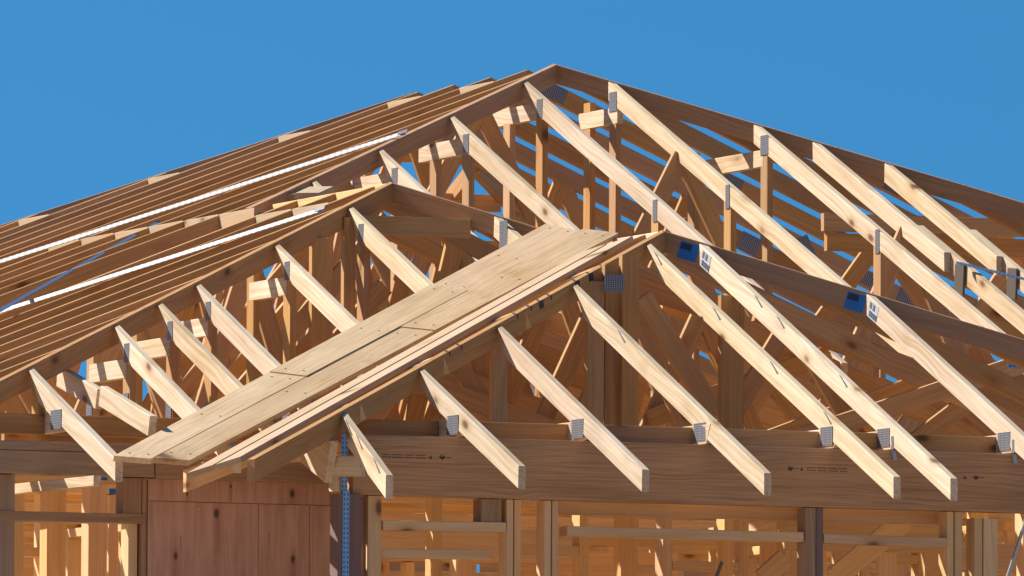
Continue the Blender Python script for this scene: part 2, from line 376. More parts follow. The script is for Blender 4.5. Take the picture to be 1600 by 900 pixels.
# --- the roof in front (C)
GC = 'jack rafters of the front hip'
def ext_smears(fs):
    def f(t, top, tail):
        for k in fs: smear(t, top, tail, k)
    return f
jl = [
    (2.5408, 602.8, -0.055, 'shortest front rafter beside the blue strapped post, its tail low over the beam end', ext_smears((0.2, 0.42, 0.78)), 0.045),
    (1.9590, 810, 0.0, 'front rafter next right of the shortest one, heel plate on its pale left face', None, 0.064),
    (1.3579, 1003.3, 0.0, 'front rafter whose tail end hangs between two knots above the door lintel', None, 0.067),
    (0.7560, 1194, 0.0, 'smeared front rafter crossing before the wide triple post of the front hip', ext_smears((0.27,)), 0.074),
    (0.1503, 1396, 0.0, 'long smeared front rafter starting just left of the front apex', ext_smears((0.06, 0.30, 0.53, 0.74)), 0.077),
]
for i, (q, tp, dz, lab, ex, cbk) in enumerate(jl):
    jack(RC, -1, q, lab, tail_px=tp, tail_dz=dz, group=GC, heel=i > 0, extra=ex, cutback=cbk)
def hanger(t, top, tail):
    # folded hanger: blue printed leg on the hip, pale printed leg on the rafter's left face
    h = V((1, RC.dr.y, RC.dr.z)).normalized(); n = V((RC.dr.y, -1, 0)).normalized()
    p = top - h * 0.075 + n * 0.0185 + V((0, 0, -0.062)) + V((0.0, -0.0, 0))
    p = p + h * 0.012
    panel('hanger_leg', p, h, ZUP, 0.095, 0.08, 0.002, BLUE, t)
    panel('hanger_print', p + n * 0.0018 + V((0, 0, 0.02)) - h * 0.01, h, ZUP, 0.055, 0.03, 0.0012, NAVY, t)
    ax = (tail - top).normalized()
    c = top + ax * 0.09 + V((-0.0187, 0, -0.055))
    panel('hanger_cheek', c, ax, ZUP, 0.10, 0.08, 0.002, SILVER, t)
    for s in (-0.022, 0.014):
        panel('hanger_print', c + V((-0.0016, 0, 0.02)) + ax * s, ax, ZUP, 0.022, 0.03, 0.0012, STAIN, t)
    panel('hanger_print', c + V((-0.0016, 0, -0.02)), ax, ZUP, 0.085, 0.028, 0.0012, STRAPB, t)
def tie_clip(t, tail):
    x = tail.x + 0.0
    panel('tie_clip', (x - 0.005, -2.183, -1.145), (1, 0, 0.25), ZUP, 0.020, 0.042, 0.002, CLIPST, t)
    panel('tie_clip', (x - 0.0195, -2.195, -1.09), (0, -1, 0.1), ZUP, 0.020, 0.06, 0.002, CLIPST, t)
def both(t, top, tail):
    hanger(t, top, tail); tie_clip(t, tail)
    for k in (0.24, 0.33, 0.58): smear(t, top, tail, k)
jack(RC, 1, 0.1387, 'smeared front rafter hung right of the front apex by a blue printed hanger', tail_px=1485, group=GC, heel=True, extra=both)
def clipped(t, top, tail):
    hanger(t, top, tail)
    tie_clip(t, tail)
jack(RC, 1, 0.737, 'rightmost front rafter hung on the right hip by a blue printed hanger', group=GC, heel=True, extra=clipped)
jack(RC, 1, 1.34, 'rafter beyond the right edge hung low on the front right hip', group=GC, heel=True)

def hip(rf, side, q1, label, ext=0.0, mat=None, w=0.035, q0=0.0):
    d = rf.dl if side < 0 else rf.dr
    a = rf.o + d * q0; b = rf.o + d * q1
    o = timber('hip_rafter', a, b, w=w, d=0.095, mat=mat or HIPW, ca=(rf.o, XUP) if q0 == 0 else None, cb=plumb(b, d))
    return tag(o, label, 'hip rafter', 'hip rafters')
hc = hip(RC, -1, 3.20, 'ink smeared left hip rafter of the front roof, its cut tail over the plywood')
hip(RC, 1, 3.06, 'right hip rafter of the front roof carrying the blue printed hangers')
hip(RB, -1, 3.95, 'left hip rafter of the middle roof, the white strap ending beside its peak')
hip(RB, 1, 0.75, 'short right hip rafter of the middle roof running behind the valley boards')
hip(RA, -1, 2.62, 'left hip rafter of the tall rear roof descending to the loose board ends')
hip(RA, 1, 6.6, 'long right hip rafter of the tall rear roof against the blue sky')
# ink marks on the left front hip
for k, q in enumerate((0.52, 0.63, 0.74, 0.95, 1.03, 1.11, 1.22, 1.66, 1.75)):
    p = RC.o + RC.dl * q; h = RC.dl.normalized(); n = V((h.y, -h.x, 0)).normalized()
    if n.y > 0: n = -n
    big = k in (1, 2, 4)
    panel('ink_mark', p + n * 0.0178 + V((0, 0, -0.02 if big else -0.012)), h, ZUP, 0.05 if big else 0.014, 0.035 if big else 0.02, 0.001, INK, hc)
    panel('ink_mark', p + V((0, 0, 0.0004)) - n * 0.001, h + n * 0.8, h.cross(n), 0.045, 0.0012, 0.012, INK, hc)

# --- middle roof (B) jacks
GB = 'jack rafters of the middle hip'
bq = [
    (3.392, 'rafter at the left edge, only its tail end showing above the beam', (), False),
    (2.7725, 'lowest full rafter of the middle hip with a punched plate at the beam', (), True),
    (2.1518, 'pale middle rafter resting on the valley boards, second from the left beam end', ('w',), False),
    (1.8317, 'third middle rafter from the left with a plate on its left face', ('w',), False),
    (1.5445, 'fourth middle rafter from the left, close beside the third', ('w',), False),
    (0.9382, 'long pale middle rafter passing the tall dark double posts', ('w',), False),
    (0.3528, 'highest left rafter of the middle hip just below its peak', ('w',), False),
]
for i, (q, lab, wv, heel) in enumerate(bq):
    top = RB.o + RB.dl * q
    ws = [(top.y - 0.19, ZB + 0.09, (0.06, 0.085), (0.065, 0.11)), (top.y + 0.25, ZB + 0.09, None, (0.07, 0.12))] if wv else [(top.y - 0.12, ZB + 0.09, None, None)]
    jack(RB, -1, q, lab, tail_px=180 if i == 1 else None, group=GB, heel=i < 2, webs=ws if i else (), cutback=0.074,
         chord=(top.y + 0.26, top.y - 0.19, RB.zf(top.y - 0.1) - 0.13) if 2 <= i <= 5 else None)
x_ = 0.375
topb = RB.o + RB.dr * x_
jack(RB, 1, x_, 'right rafter of the middle hip dropping behind the valley board tops', group=GB, webs=[(topb.y - 0.11, -0.85, (0.09, 0.16), None)])
# --- rear roof (A) jacks
GA = 'jack rafters of the rear hip'
al = [(2.10, 'rear rafter hidden low behind the middle peak'), (1.545, 'rear rafter meeting the sky just behind the middle peak'),
      (0.9361, 'second rear rafter left of the tall apex'), (0.2885, 'rear rafter starting right below the tall apex on its left side')]
for i, (q, lab) in enumerate(al):
    top = RA.o + RA.dl * q
    ws = [(top.y - 0.24, -1.0, (0.07, 0.095), None), (top.y + 0.17, -1.0, None, (0.08, 0.16))]
    if i > 1: ws.append((top.y - 1.65, -1.0, (0.05, 0.11), None))
    jack(RA, -1, q, lab, group=GA, webs=ws, cutback=0.062, chord=(top.y + 0.35, top.y - 0.30, RA.zf(top.y - 0.05) - 0.115))
ar = [(0.2155, 'rear rafter starting just right of the tall apex'), (0.7758, 'long rear rafter on the right hip with a big knot and a collar behind it'),
      (1.001, 'rear rafter right of the collar, its lower end spliced at the dark bracket'), (1.2754, 'last rear rafter before the spliced end at the right edge')]
for i, (q, lab) in enumerate(ar):
    top = RA.o + RA.dr * q
    ws = [(top.y - 0.06 if i == 0 else top.y - 0.13, -1.0, (0.09, 0.10), None), (top.y + (0.26 if i == 0 else 0.75), -1.0, None, None)] if i < 2 else []
    if i < 2: ws.append((top.y - 1.45, -1.0, (0.045, 0.12), None))
    yt = None
    if i >= 2: yt = onX((1480, 1562)[i - 2], 415, top.x).y
    jack(RA, 1, q, lab, group=GA, webs=ws, y_to=yt, chord=(top.y + (0.36, 0.86)[i], top.y - 0.12, RA.zf(top.y - 0.1) - 0.10) if i < 2 else None)
    if i >= 2:                                           # the rafter lapped beside the spliced end
        xx = top.x + 0.036
        y0 = yt + 0.30; y1 = end_y(RA, xx)
        t = thing('lapped_rafter', ('pale rafter lapped beside the spliced end under the blue dotted strap', 'pale rafter lapped beside the last spliced end at the right edge')[i - 2], 'roof rafter',
                  (xx, y1, RA.zf(y1)), GA)
        timber('top_chord', (xx, y0, RA.zf(y0) - 0.004), (xx, y1, RA.zf(y1) - 0.004), parent=t, cb=((xx, y1, 0), YUP), ca=((xx, y0, 0), V((0, 1, -0.25))))
        yb = yt - 0.12
        panel('bracket', (xx - 0.026, yb, RA.zf(yb) - 0.09), (0, 1, 0.1), ZUP, 0.10, 0.15, 0.012, RUST, t)

# --- left-slope rafters of the front roof, running in under the valley boards
for i, y in enumerate((-2.11, -1.56, -1.0, -0.45)):
    q = -y / (RC.tl / RC.tf); xh = -q
    xv = (RB.o.z + RB.tf * (y - RB.o.y)) / RC.tl if y > -2.33 else -3.3
    if i == 0: xv = -3.23
    o = timber('jack_rafter', (xv, y, RC.zl(xv)), (xh, y, RC.zl(xh)), ca=((xv, y, 0), XUP) if i == 0 else None, mat=INNER)
    tag(o, ('left slope rafter of the front roof with a pale end grain above the plywood', 'left slope rafter of the front roof under the lower valley boards',
            'left slope rafter of the front roof under the middle of the valley boards', 'left slope rafter of the front roof near the valley top')[i], 'roof rafter', 'left slope rafters of the front roof')
o = timber('ridge_board', (0, -0.02, -0.004), (0, 0.60, -0.004), d=0.11); tag(o, 'short ridge board behind the front apex', 'ridge board')
o = timber('ridge_board', (RB.o.x, RB.o.y, RB.o.z - .004), (RB.o.x, 2.6, RB.o.z - .004), d=0.10, mat=INNER); tag(o, 'ridge board of the middle roof running back to the rear hip foot', 'ridge board')

# ------------------------------------------------------------------ trusses across the house
def truss(label, y, left, right, xl_e, xr_e, xl_t, xr_t, flat=True, webs=6, group='roof trusses', zb=ZB, bottom=True, wmat=None, plates=True, seed=0, xb0=None, xb1=None):
    """left/right: functions x -> z of the slopes; chords from the eaves xl_e/xr_e up to xl_t/xr_t (None = that side missing)"""
    rnd = random.Random(seed)
    xm = xl_t if xl_t is not None else xr_t
    t = thing('roof_truss', label, 'roof truss', (xm, y, zb), group)
    zt_l = left(xl_t) if xl_t is not None else None
    zt_r = right(xr_t) if xr_t is not None else None
    if xl_t is not None and xl_e is not None and xl_e < xl_t:
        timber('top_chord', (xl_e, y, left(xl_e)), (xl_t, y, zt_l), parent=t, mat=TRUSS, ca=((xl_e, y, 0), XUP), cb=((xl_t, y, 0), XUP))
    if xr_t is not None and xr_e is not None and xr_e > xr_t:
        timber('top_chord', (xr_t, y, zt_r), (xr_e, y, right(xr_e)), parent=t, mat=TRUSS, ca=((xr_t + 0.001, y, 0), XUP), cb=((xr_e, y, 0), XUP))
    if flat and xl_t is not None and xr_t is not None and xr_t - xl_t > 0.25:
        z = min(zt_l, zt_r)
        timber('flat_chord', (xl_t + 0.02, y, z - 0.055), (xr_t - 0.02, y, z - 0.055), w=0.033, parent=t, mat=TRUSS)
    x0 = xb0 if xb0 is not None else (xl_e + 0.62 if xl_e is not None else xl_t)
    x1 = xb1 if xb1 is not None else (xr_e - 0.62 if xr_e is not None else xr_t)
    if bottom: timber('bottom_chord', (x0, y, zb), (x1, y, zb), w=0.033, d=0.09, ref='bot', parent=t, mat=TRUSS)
    def ztop(x):
        z = 1e9
        if xl_t is not None: z = min(z, left(x) if x < xl_t else (zt_l if (xr_t is not None and x <= xr_t) else 1e9))
        if xr_t is not None and x > xr_t: z = min(z, right(x))
        return z if z < 1e8 else zb
    if webs:
        n = webs; st = (x1 - x0) / n; ph = rnd.uniform(-0.5, 0.5)
        for k in range(-1, n + 1):
            xa, xb, xc = (x0 + st * (k + f + ph) for f in (0.0, 0.5, 1.0))
            def web(p, q, wd):                                   # bottom node p -> top node q, clipped to the truss
                lo, hi = x0 + 0.03, x1 - 0.03
                if not (lo < p < hi) or not (lo < q < hi): return
                if xl_t is not None and xr_t is not None and xr_t > xl_t + 0.3 and min(abs(q - xl_t), abs(q - xr_t)) < 0.13: return
                za = ztop(q) - 0.075
                if za - zb < 0.35: return
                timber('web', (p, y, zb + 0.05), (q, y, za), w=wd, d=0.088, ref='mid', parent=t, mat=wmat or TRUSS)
            web(xa, xb, 0.030); web(xc, xb, 0.027)
            if plates and rnd.random() < 0.35 and x0 < xb < x1 and ztop(xb) - zb > 0.4:
                nail_plate((xb, y - 0.0165, ztop(xb) - 0.07), (1, 0, 0), (0, 0, 1), 0.11, 0.08, t, (0, -1, 0), mat=SHADEST)
    return t

SP = 0.474; Y0 = 0.412
XE_A = RA.o.x - (RA.o.z + 1.275) / RA.tl; XR_A = RA.o.x + (RA.o.z + 1.275) / RA.tr
XE_B = RB.o.x - (RB.o.z + 1.275) / RB.tl
YRE = 6.63                                                   # rear end of the tall ridge
kA = 0; kB = 0; ATR = []
for k in range(-4, 19):
    y = Y0 + SP * k
    if y < 2.55:                                             # middle roof
        if y < RB.o.y:
            ql = (RB.o.y - y) / (RB.tl / RB.tf); xl = RB.o.x - ql; qr = (RB.o.y - y) / (RB.tr / RB.tf); xr = RB.o.x + qr
            z = RB.zl(xl)
            if xr > -0.128: xr = max(z / RC.tl, xl + 0.3); xre = None
            else: xre = -0.128
            zr_ = (lambda z: (lambda x: z))(z) if xre is None else RB.zr
            truss(f'{ORD[kB]} truss from the front under the middle roof, its top cut flat below the hip', y, RB.zl, zr_, XE_B, xre if xre else xr, xl, xr, flat=(k == 1), webs=(6 if k > 0 else 0),
                  group='trusses of the middle roof', xb1=min(max(xr, -1.2), 0.2), seed=k, plates=False)
        else:
            xv = (RB.o.z + RB.tr * RB.o.x * 1 - (RA.o.z + RA.tf * (y - RA.o.y))) / RB.tr * 1.0
            zf = RA.zf(y); xv = RB.o.x + (RB.o.z - zf) / RB.tr
            xv = min(max(xv, RB.o.x + 0.05), -0.128)
            truss(f'{ORD[kB]} truss from the front under the middle roof, reaching its ridge', y, RB.zl, RB.zr, XE_B, xv, RB.o.x, RB.o.x, webs=8, group='trusses of the middle roof', xb1=0.1, seed=k, plates=False)
        kB += 1
    else:
        if y < RA.o.y - 0.02:
            xl = RA.o.x - (RA.o.y - y) / (RA.tl / RA.tf); xr = RA.o.x + (RA.o.y - y) / (RA.tr / RA.tf)
            how = 'ending on the front hips'
        elif y < YRE: xl = xr = RA.o.x; how = 'reaching the tall ridge'
        else:
            dd = y - YRE; xl = RA.o.x - dd / (RA.tl / RA.tf); xr = RA.o.x + dd / (RA.tr / RA.tf); how = 'stepping down along the rear hip'
        tr_ = truss(f'{ORD[kA]} truss from the front under the tall rear roof, {how}', y, RA.zl, RA.zr, XE_A, XR_A, xl, xr, flat=(y > YRE),
              webs={0: 9, 1: 0, 2: 6, 3: 0, 4: 5}.get(kA, 0 if kA % 2 else 7), group='trusses of the rear roof', seed=k, plates=False)
        ATR.append((tr_, y)); kA += 1
# punched plates on the right chords of the rear trusses, facing the camera
for px, py, wx, wz, tilt in ((1168, 384, 0.12, 0.10, 0), (1316, 392, 0.12, 0.085, 0), (1420, 464, 0.16, 0.08, 0), (1257, 372, 0.07, 0.12, 1), (1142, 268, 0.11, 0.075, 0), (1350, 440, 0.10, 0.075, 0), (862, 140, 0.15, 0.075, 0), (1395, 297, 0.10, 0.075, 0)):
    best = None
    for tr_, y in ATR:
        x = onY(px, py, y).x
        xr = RA.o.x + max(0.0, (RA.o.y - y) / (RA.tr / RA.tf), (y - YRE) / (RA.tr / RA.tf))
        x = max(x, xr + 0.08); z = RA.zr(x) - 0.048; q = pix((x, y, z)); e = math.hypot(q[0] - px, q[1] - py)
        if best is None or e < best[0]: best = (e, tr_, x, y, z)
    e, tr_, x, y, z = best
    nail_plate((x, y - 0.0176, z), (1, 0, -RA.tr) if not tilt else (1, 0, 0.5), ZUP, wx, wz, tr_, (0, -1, 0), mat=SHADEST)
for (pa, pb_, lab) in (((1285, 333), (1680, 345), 'upper level tie seen under the right hip of the rear roof'), ((1290, 364), (1680, 377), 'lower level tie seen under the right hip of the rear roof')):
    y = 3.55
    o = timber('tie_beam', onY(*pa, y), onY(*pb_, y), mat=TRUSS); tag(o, lab, 'tie beam', 'level ties of the rear roof')
# front roof trusses
for i, y in enumerate((-1.62, -1.02, -0.42, 0.18, 0.78, 1.4)):
    if y < 0: xl = y / (RC.tl / RC.tf); xr = -y / (RC.tr / RC.tf)
    else: xl = xr = 0.0
    xv = (RB.o.z + RB.tf * (y - RB.o.y)) / RC.tl
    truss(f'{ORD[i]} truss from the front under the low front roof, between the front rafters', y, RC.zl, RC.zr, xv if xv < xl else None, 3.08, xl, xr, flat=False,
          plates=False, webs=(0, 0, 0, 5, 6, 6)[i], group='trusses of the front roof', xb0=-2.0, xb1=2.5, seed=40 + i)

# rear hip of the tall roof
for s, lab in ((-1, 'rear left hip rafter on the skyline behind the long rafters'), (1, 'rear right hip rafter behind the tall ridge')):
    tl, d = (RA.tl, V((-1, RA.tl / RA.tf, -RA.tl))) if s < 0 else (RA.tr, V((1, RA.tr / RA.tf, -RA.tr)))
    a = V((RA.o.x, YRE, RA.o.z)); b = a + d * (5.6)
    tag(timber('hip_rafter', a, b, d=0.10, mat=GREYW), lab, 'hip rafter', 'hip rafters')

for i, xx in enumerate((-2.6, -2.0, -1.4, -0.8, -0.2, 0.4, 1.0, 1.6, 2.2, 2.8, 3.4)):
    ya = YRE + (RA.o.x - xx) * (RA.tl / RA.tf) if xx < RA.o.x else YRE + (xx - RA.o.x) * (RA.tr / RA.tf)
    za = RA.o.z - RA.tf * (ya - YRE); yb = ya + (za + 1.2) / RA.tf
    if yb - ya < 0.4: continue
    o = timber('rear_rafter', (xx, ya, za), (xx, yb, -1.2), mat=TRUSS); tag(o, f'{ORD[i]} rafter from the left on the far slope behind the tall ridge', 'roof rafter', 'rafters of the far slope')
# ------------------------------------------------------------------ blocking rows between the trusses
def blocking(label, x, y0, y1, zf, group, d=0.085, mat=None):
    z = zf(x) - 0.002
    up = V((0, 0, 1))
    o = timber('blocking', (x, y0 + 0.018, z), (x, y1 - 0.018, z), d=d, up=up, mat=mat or BLOCKM)
    tag(o, label, 'blocking', group)
pb = [onb for onb in (hit(505, 318, RB.o, (-RB.tl, 0, 1)), hit(140, 382, RB.o, (-RB.tl, 0, 1)))]
n_ = 0
for k in range(2, 10):
    y0, y1 = Y0 + SP * k, Y0 + SP * (k + 1)
    if y1 < 2.6:
        f = (y0 - pb[0].y) / (pb[1].y - pb[0].y); x = pb[0].x + (pb[1].x - pb[0].x) * f; zf = RB.zl
    else:
        f = (y0 - pb[0].y) / (pb[1].y - pb[0].y); x = pb[0].x + (pb[1].x - pb[0].x) * f; zf = RA.zl
    blocking(f'{ORD[n_]} sunlit block from the front in the row across the long left slope', x, y0, y1, zf, 'blocks on the left slope'); n_ += 1
n_ = 0
for k in (10, 12):
    y0, y1 = Y0 + SP * k, Y0 + SP * (k + 1)
    blocking(f'{ORD[n_]} sunlit block from the front along the tall ridge', RA.o.x - 0.16, y0, y1, RA.zl, 'blocks along the tall ridge'); n_ += 1
for j, (px, py) in enumerate(((490, 200), (262, 274), (48, 350))):
    k = 13 + j
    y0, y1 = Y0 + SP * k, Y0 + SP * (k + 1)
    h = hit(px, py, RA.o, (-RA.tl, 0, 1)); 
    x = RA.o.x - (y1 - YRE) / (RA.tl / RA.tf) - 0.10
    blocking(f'{("upper", "middle", "lower")[j]} sunlit block under the rear skyline edge', x, y0, y1, RA.zl, 'blocks under the rear hip')

# loose board ends at the foot of the rear left hip
for i, (px, py, ang) in enumerate(((452, 300, 0.0), (480, 298, 0.0))):
    a = hit(px, py, RB.o + V((0, 0, 0.02)), (-RB.tl, 0, 1)); dv = V((0.62, 0.78, 0.12)).normalized()
    o = timber('loose_board', a + V((0, 0.0, -0.01)), a + V((0.20, 0.30, 0.05)), w=0.12, d=0.03, mat=BLOCKM)
    tag(o, ('dark ended loose board stub at the foot of the rear hip', 'second loose board stub nearer the middle peak')[i], 'board', 'loose board stubs')

# ------------------------------------------------------------------ valley boards
nB = V((0, -RB.tf, 1)).normalized(); nC = V((-RC.tl, 0, 1)).normalized()
def vboard(px4, label, base, n, lift, th, cuts, mat=BOARD):
    pts = [hit(px, py, V(base) + n * lift, n) for px, py in px4]
    # order counter-clockwise about n
    c = sum(pts, V()) / 4
    e = (pts[0] - c).normalized(); f = n.cross(e)
    pts.sort(key=lambda p: math.atan2((p - c).dot(f), (p - c).dot(e)))
    ln = max(((pts[i] - pts[(i + 1) % 4]).length, i) for i in range(4))[1]
    pts = pts[ln:] + pts[:ln]                         # long edge first: the grain follows it
    if pts[0].z > pts[1].z: pts = pts[2:] + pts[:2]   # start at the eave
    # the upper face lies where the photo shows it; each strip is made of several lengths butted end to end
    a, b, c2, d = [p - n * th for p in pts]
    names = {2: ('lower length', 'upper length'), 3: ('lowest length', 'middle length', 'topmost length')}[len(cuts) - 1]
    for k in range(len(cuts) - 1):
        f0, f1 = cuts[k] + (0.0012 if k else 0), cuts[k + 1] - (0.0012 if k < len(cuts) - 2 else 0)
        low, hig = (a, b), (d, c2)
        if pts[0].z > pts[1].z: low, hig = (b, a), (c2, d)
        h = n * (0.003 * ((k % 2) * 2 - 1) * (1 if k else 0))
        q = [low[0].lerp(low[1], f0) + h, low[0].lerp(low[1], f1) + h, hig[0].lerp(hig[1], f1) + h, hig[0].lerp(hig[1], f0) + h]
        if (q[1] - q[0]).cross(q[2] - q[1]).dot(n) < 0: q.reverse()
        o = poly_prism('valley_board', q, n, th, mat); tag(o, f'{names[k]} of the {label}', 'board', 'valley boards')
        for f in (0.04, 0.5, 0.96):
            for g in (0.25, 0.75):
                p = q[0].lerp(q[1], f).lerp(q[3].lerp(q[2], f), g) + n * (th + 0.0006)
                panel('nail_head', p, q[1] - q[0], (q[3] - q[0]), 0.008, 0.008, 0.001, RUST, o)
vboard([(178, 712), (236.3, 716.4), (908.0, 360), (852, 349)], 'wide valley boarding lying on the middle rafters', RB.o, nB, 0.030, 0.026, (0, 0.34, 0.72, 1))
vboard([(236.8, 714.4), (296, 719), (966, 365), (911.5, 358)], 'wide valley boarding nearer the front hip', RB.o, nB, 0.0285, 0.026, (0, 0.55, 1))
vC = RB.o + RB.dr * 0.3
def cboard(o0, o1, label, lift):
    # boards of the valley's other side, on the front roof's left slope, running beside the valley line
    v0 = V((-3.42, -2.56, 0)); v1 = V((-0.31, 0.265, 0)); dv = (v1 - v0).normalized(); nv = V((dv.y, -dv.x, 0))
    pts = []
    for (s, o_) in ((0, o0), (1, o0), (1, o1), (0, o1)):
        p = (v0 if s == 0 else v1) + nv * o_; p.z = RC.zl(p.x); pts.append(p + nC * lift)
    if (pts[1] - pts[0]).cross(pts[2] - pts[1]).dot(nC) < 0: pts.reverse()
    o = poly_prism('valley_board', pts, nC, 0.024, BLOCKM); tag(o, label, 'board', 'valley boards')
cboard(0.03, 0.15, 'narrow looking pale valley board next to the wide pair', 0.004)
cboard(0.165, 0.28, 'pale valley board nearest the front hip', 0.002)

# ------------------------------------------------------------------ straps on the left slope
def strap(name, p0, p1, n, wd, mat, label, leg=0.0):
    p0, p1 = V(p0), V(p1); ax = p1 - p0; n = V(n).normalized(); c = (p0 + p1) / 2
    if not leg:
        o = panel(name, c + n * 0.004, ax, ax.cross(n) * -1, ax.length, wd, 0.002, mat)
        return tag(o, label, 'metal strap', 'brace straps')
    t = thing(name, label, 'metal strap', p0, 'brace straps')       # folded angle: one flange flat on the rafters, one standing
    side = ax.cross(n).normalized()
    if side.y > 0: side = -side
    u2 = (n * 0.50 - side * 0.86).normalized()                      # the upper flange leans back towards the roof
    panel('flat_flange', c + n * 0.003 - side * 0.012, ax, side, ax.length, 0.02, 0.002, mat, t)
    panel('end_clip', p1 + n * 0.018 - ax.normalized() * 0.01, ax, u2, 0.05, leg * 0.9, 0.004, DARKST, t)
    panel('leaning_flange', c + n * 0.005 + u2 * (leg / 2), ax, u2, ax.length, leg, 0.002, mat, t)
    return t
nLA = V((-RA.tl, 0, 1)); nLB = V((-RB.tl, 0, 1))
def onA(px, py, lift=0.0): return hit(px, py, RA.o + V((0, 0, lift)), nLA)
def onB(px, py, lift=0.0): return hit(px, py, RB.o + V((0, 0, lift)), nLB)
def ext(p, q, e): return V(p) + (V(p) - V(q)).normalized() * e
a, b = onA(0, 413, .004), onA(634, 211, .004)
strap('brace_strap', ext(a, b, 1.5), b, nLA, 0.055, STRAPM, 'upper white steel brace strap across the long rafters', leg=0.029)
a, b = onB(0, 491, .004), onB(505, 331, .004)
strap('brace_strap', ext(a, b, 1.5), b, nLB, 0.055, STRAPM, 'lower white steel brace strap ending beside the middle peak', leg=0.028)
a, b = onB(0, 489, .05), onB(250, 350, .01)
strap('brace_strap', ext(a, b, 0.5), b, nLB, 0.034, STRAPB, 'loose bluish perforated strap crossing steeply over the white ones', leg=0.022)
a = hit(1494, 411, RA.o + V((0, 0, .02)), (0, -RA.tf, 1)); b = hit(1600, 437, RA.o + V((0, 0, .02)), (0, -RA.tf, 1))
strap('brace_strap', a, ext(b, a, 1.0), (0, -RA.tf, 1), 0.034, STRAPB, 'dotted blue strap over the spliced rafters at the right edge')

# ------------------------------------------------------------------ bearing beams, blocking on the beam
ZT, ZL_ = -1.122, -1.383
beam = timber('bearing_beam', (-2.47, -2.135, ZT), (4.2, -2.135, ZT), w=0.09, d=0.262, mat=LVL)
tag(beam, 'deep laminated beam with faint stamps carrying the front rafters', 'beam')
def stamp_glyphs(px, py, flip=False, text=True):
    """diamond with a bar, a dash, a triangle and rows of small illegible print, inked on the beam face"""
    c = onY(px, py, -2.18); yy = -2.1802
    def quad(pts, nm='stamp_mark'): 
        poly_prism(nm, [(c.x + x, yy, c.z + z) for x, z in pts], (0, -1, 0), 0.0004, INK, beam)
    s = 0.016
    quad([(-s, 0), (0, -s * .72), (s, 0), (0.004, s * .62), (0.004, .003), (-0.006, .003)])
    quad([(-s, 0.001), (-.006, .004), (0, s * .72), (-.004, s * .72)])
    quad([(s * 1.15, -.002), (s * 2.6, -.002), (s * 2.6, .001), (s * 1.15, .001)])
    d = 1 if flip else -1
    quad([(d * .055 - .008, -.008), (d * .055 + .008, -.008), (d * .055, .007)])
    if text:
        x = d * 0.08
        for row in (0.006, -0.006):
            xx = x
            for k in range(26):
                wv = random.uniform(0.0035, 0.0065)
                if k % 7 != 6: quad([(min(xx, xx + d * wv), row - .0022), (max(xx, xx + d * wv), row - .0022), (max(xx, xx + d * wv), row + .0022), (min(xx, xx + d * wv), row + .0022)])
                xx += d * (wv + 0.0028)
stamp_glyphs(691, 714.5); stamp_glyphs(1235, 732, True); stamp_glyphs(1525, 746, text=False)
bb = timber('bearing_beam', (-5.2, -1.685, -1.208), (-3.22, -1.685, -1.208), w=0.09, d=0.10, mat=GREYW); tag(bb, 'lower grey bearing timber of the left wing above the open studs', 'beam', 'left wing bearing timbers')
bb = timber('bearing_beam', (-5.2, -1.685, -1.166), (-3.22, -1.685, -1.166), w=0.086, d=0.040, mat=GREYW); tag(bb, 'upper bearing plate of the left wing over the grey timber', 'beam', 'left wing bearing timbers')
bb = timber('bearing_beam', (-3.215, -1.69, -1.225), (-2.36, -1.69, -1.225), w=0.09, d=0.088, mat=GREYW); tag(bb, 'short bearing timber over the reddish plywood behind the hip tail', 'beam', 'left wing bearing timbers')
# blocks standing on the beam between the rafters
xs = [-2.40]
for tp in (810, 1003.3, 1194, 1396, 1485): xs.append(onY(tp - 93, 680, -2.14).x + 0.02)
xs += [0.79, 1.4, 2.2]
labs = ['brown block on the beam between the strapped post and the first heel plate', 'brown block on the beam between first and second heel plate', 'brown block on the beam between second and third heel plate',
        'brown block on the beam between third and fourth heel plate', 'short brown block on the beam between fourth and fifth heel plate', 'brown block on the beam right of the fifth heel plate', 'brown block on the beam at the right edge', 'brown block on the beam beyond the right edge']
BY = (-1.90, -1.97, -2.01, -2.0, -2.02, -2.0, -2.0, -2.0)
for i in range(len(xs) - 1):
    if xs[i + 1] - xs[i] < 0.1: continue
    o = timber('blocking', (xs[i] + 0.022, BY[min(i, 7)], -1.038), (xs[i + 1] - 0.022, BY[min(i, 7)], -1.038), d=0.082, mat=TRUSS); tag(o, labs[min(i, 7)], 'blocking', 'blocks on the front beam')
for i, (x0, x1) in enumerate(((-4.6, -3.85), (-3.80, -3.05))):
    o = timber('blocking', (x0, -1.40, -1.075), (x1, -1.40, -1.075), d=0.088, mat=TRUSS); tag(o, ('brown block on the left wing beam at the left edge', 'brown block on the left wing beam under the valley boards')[i], 'blocking', 'blocks on the left wing beam')

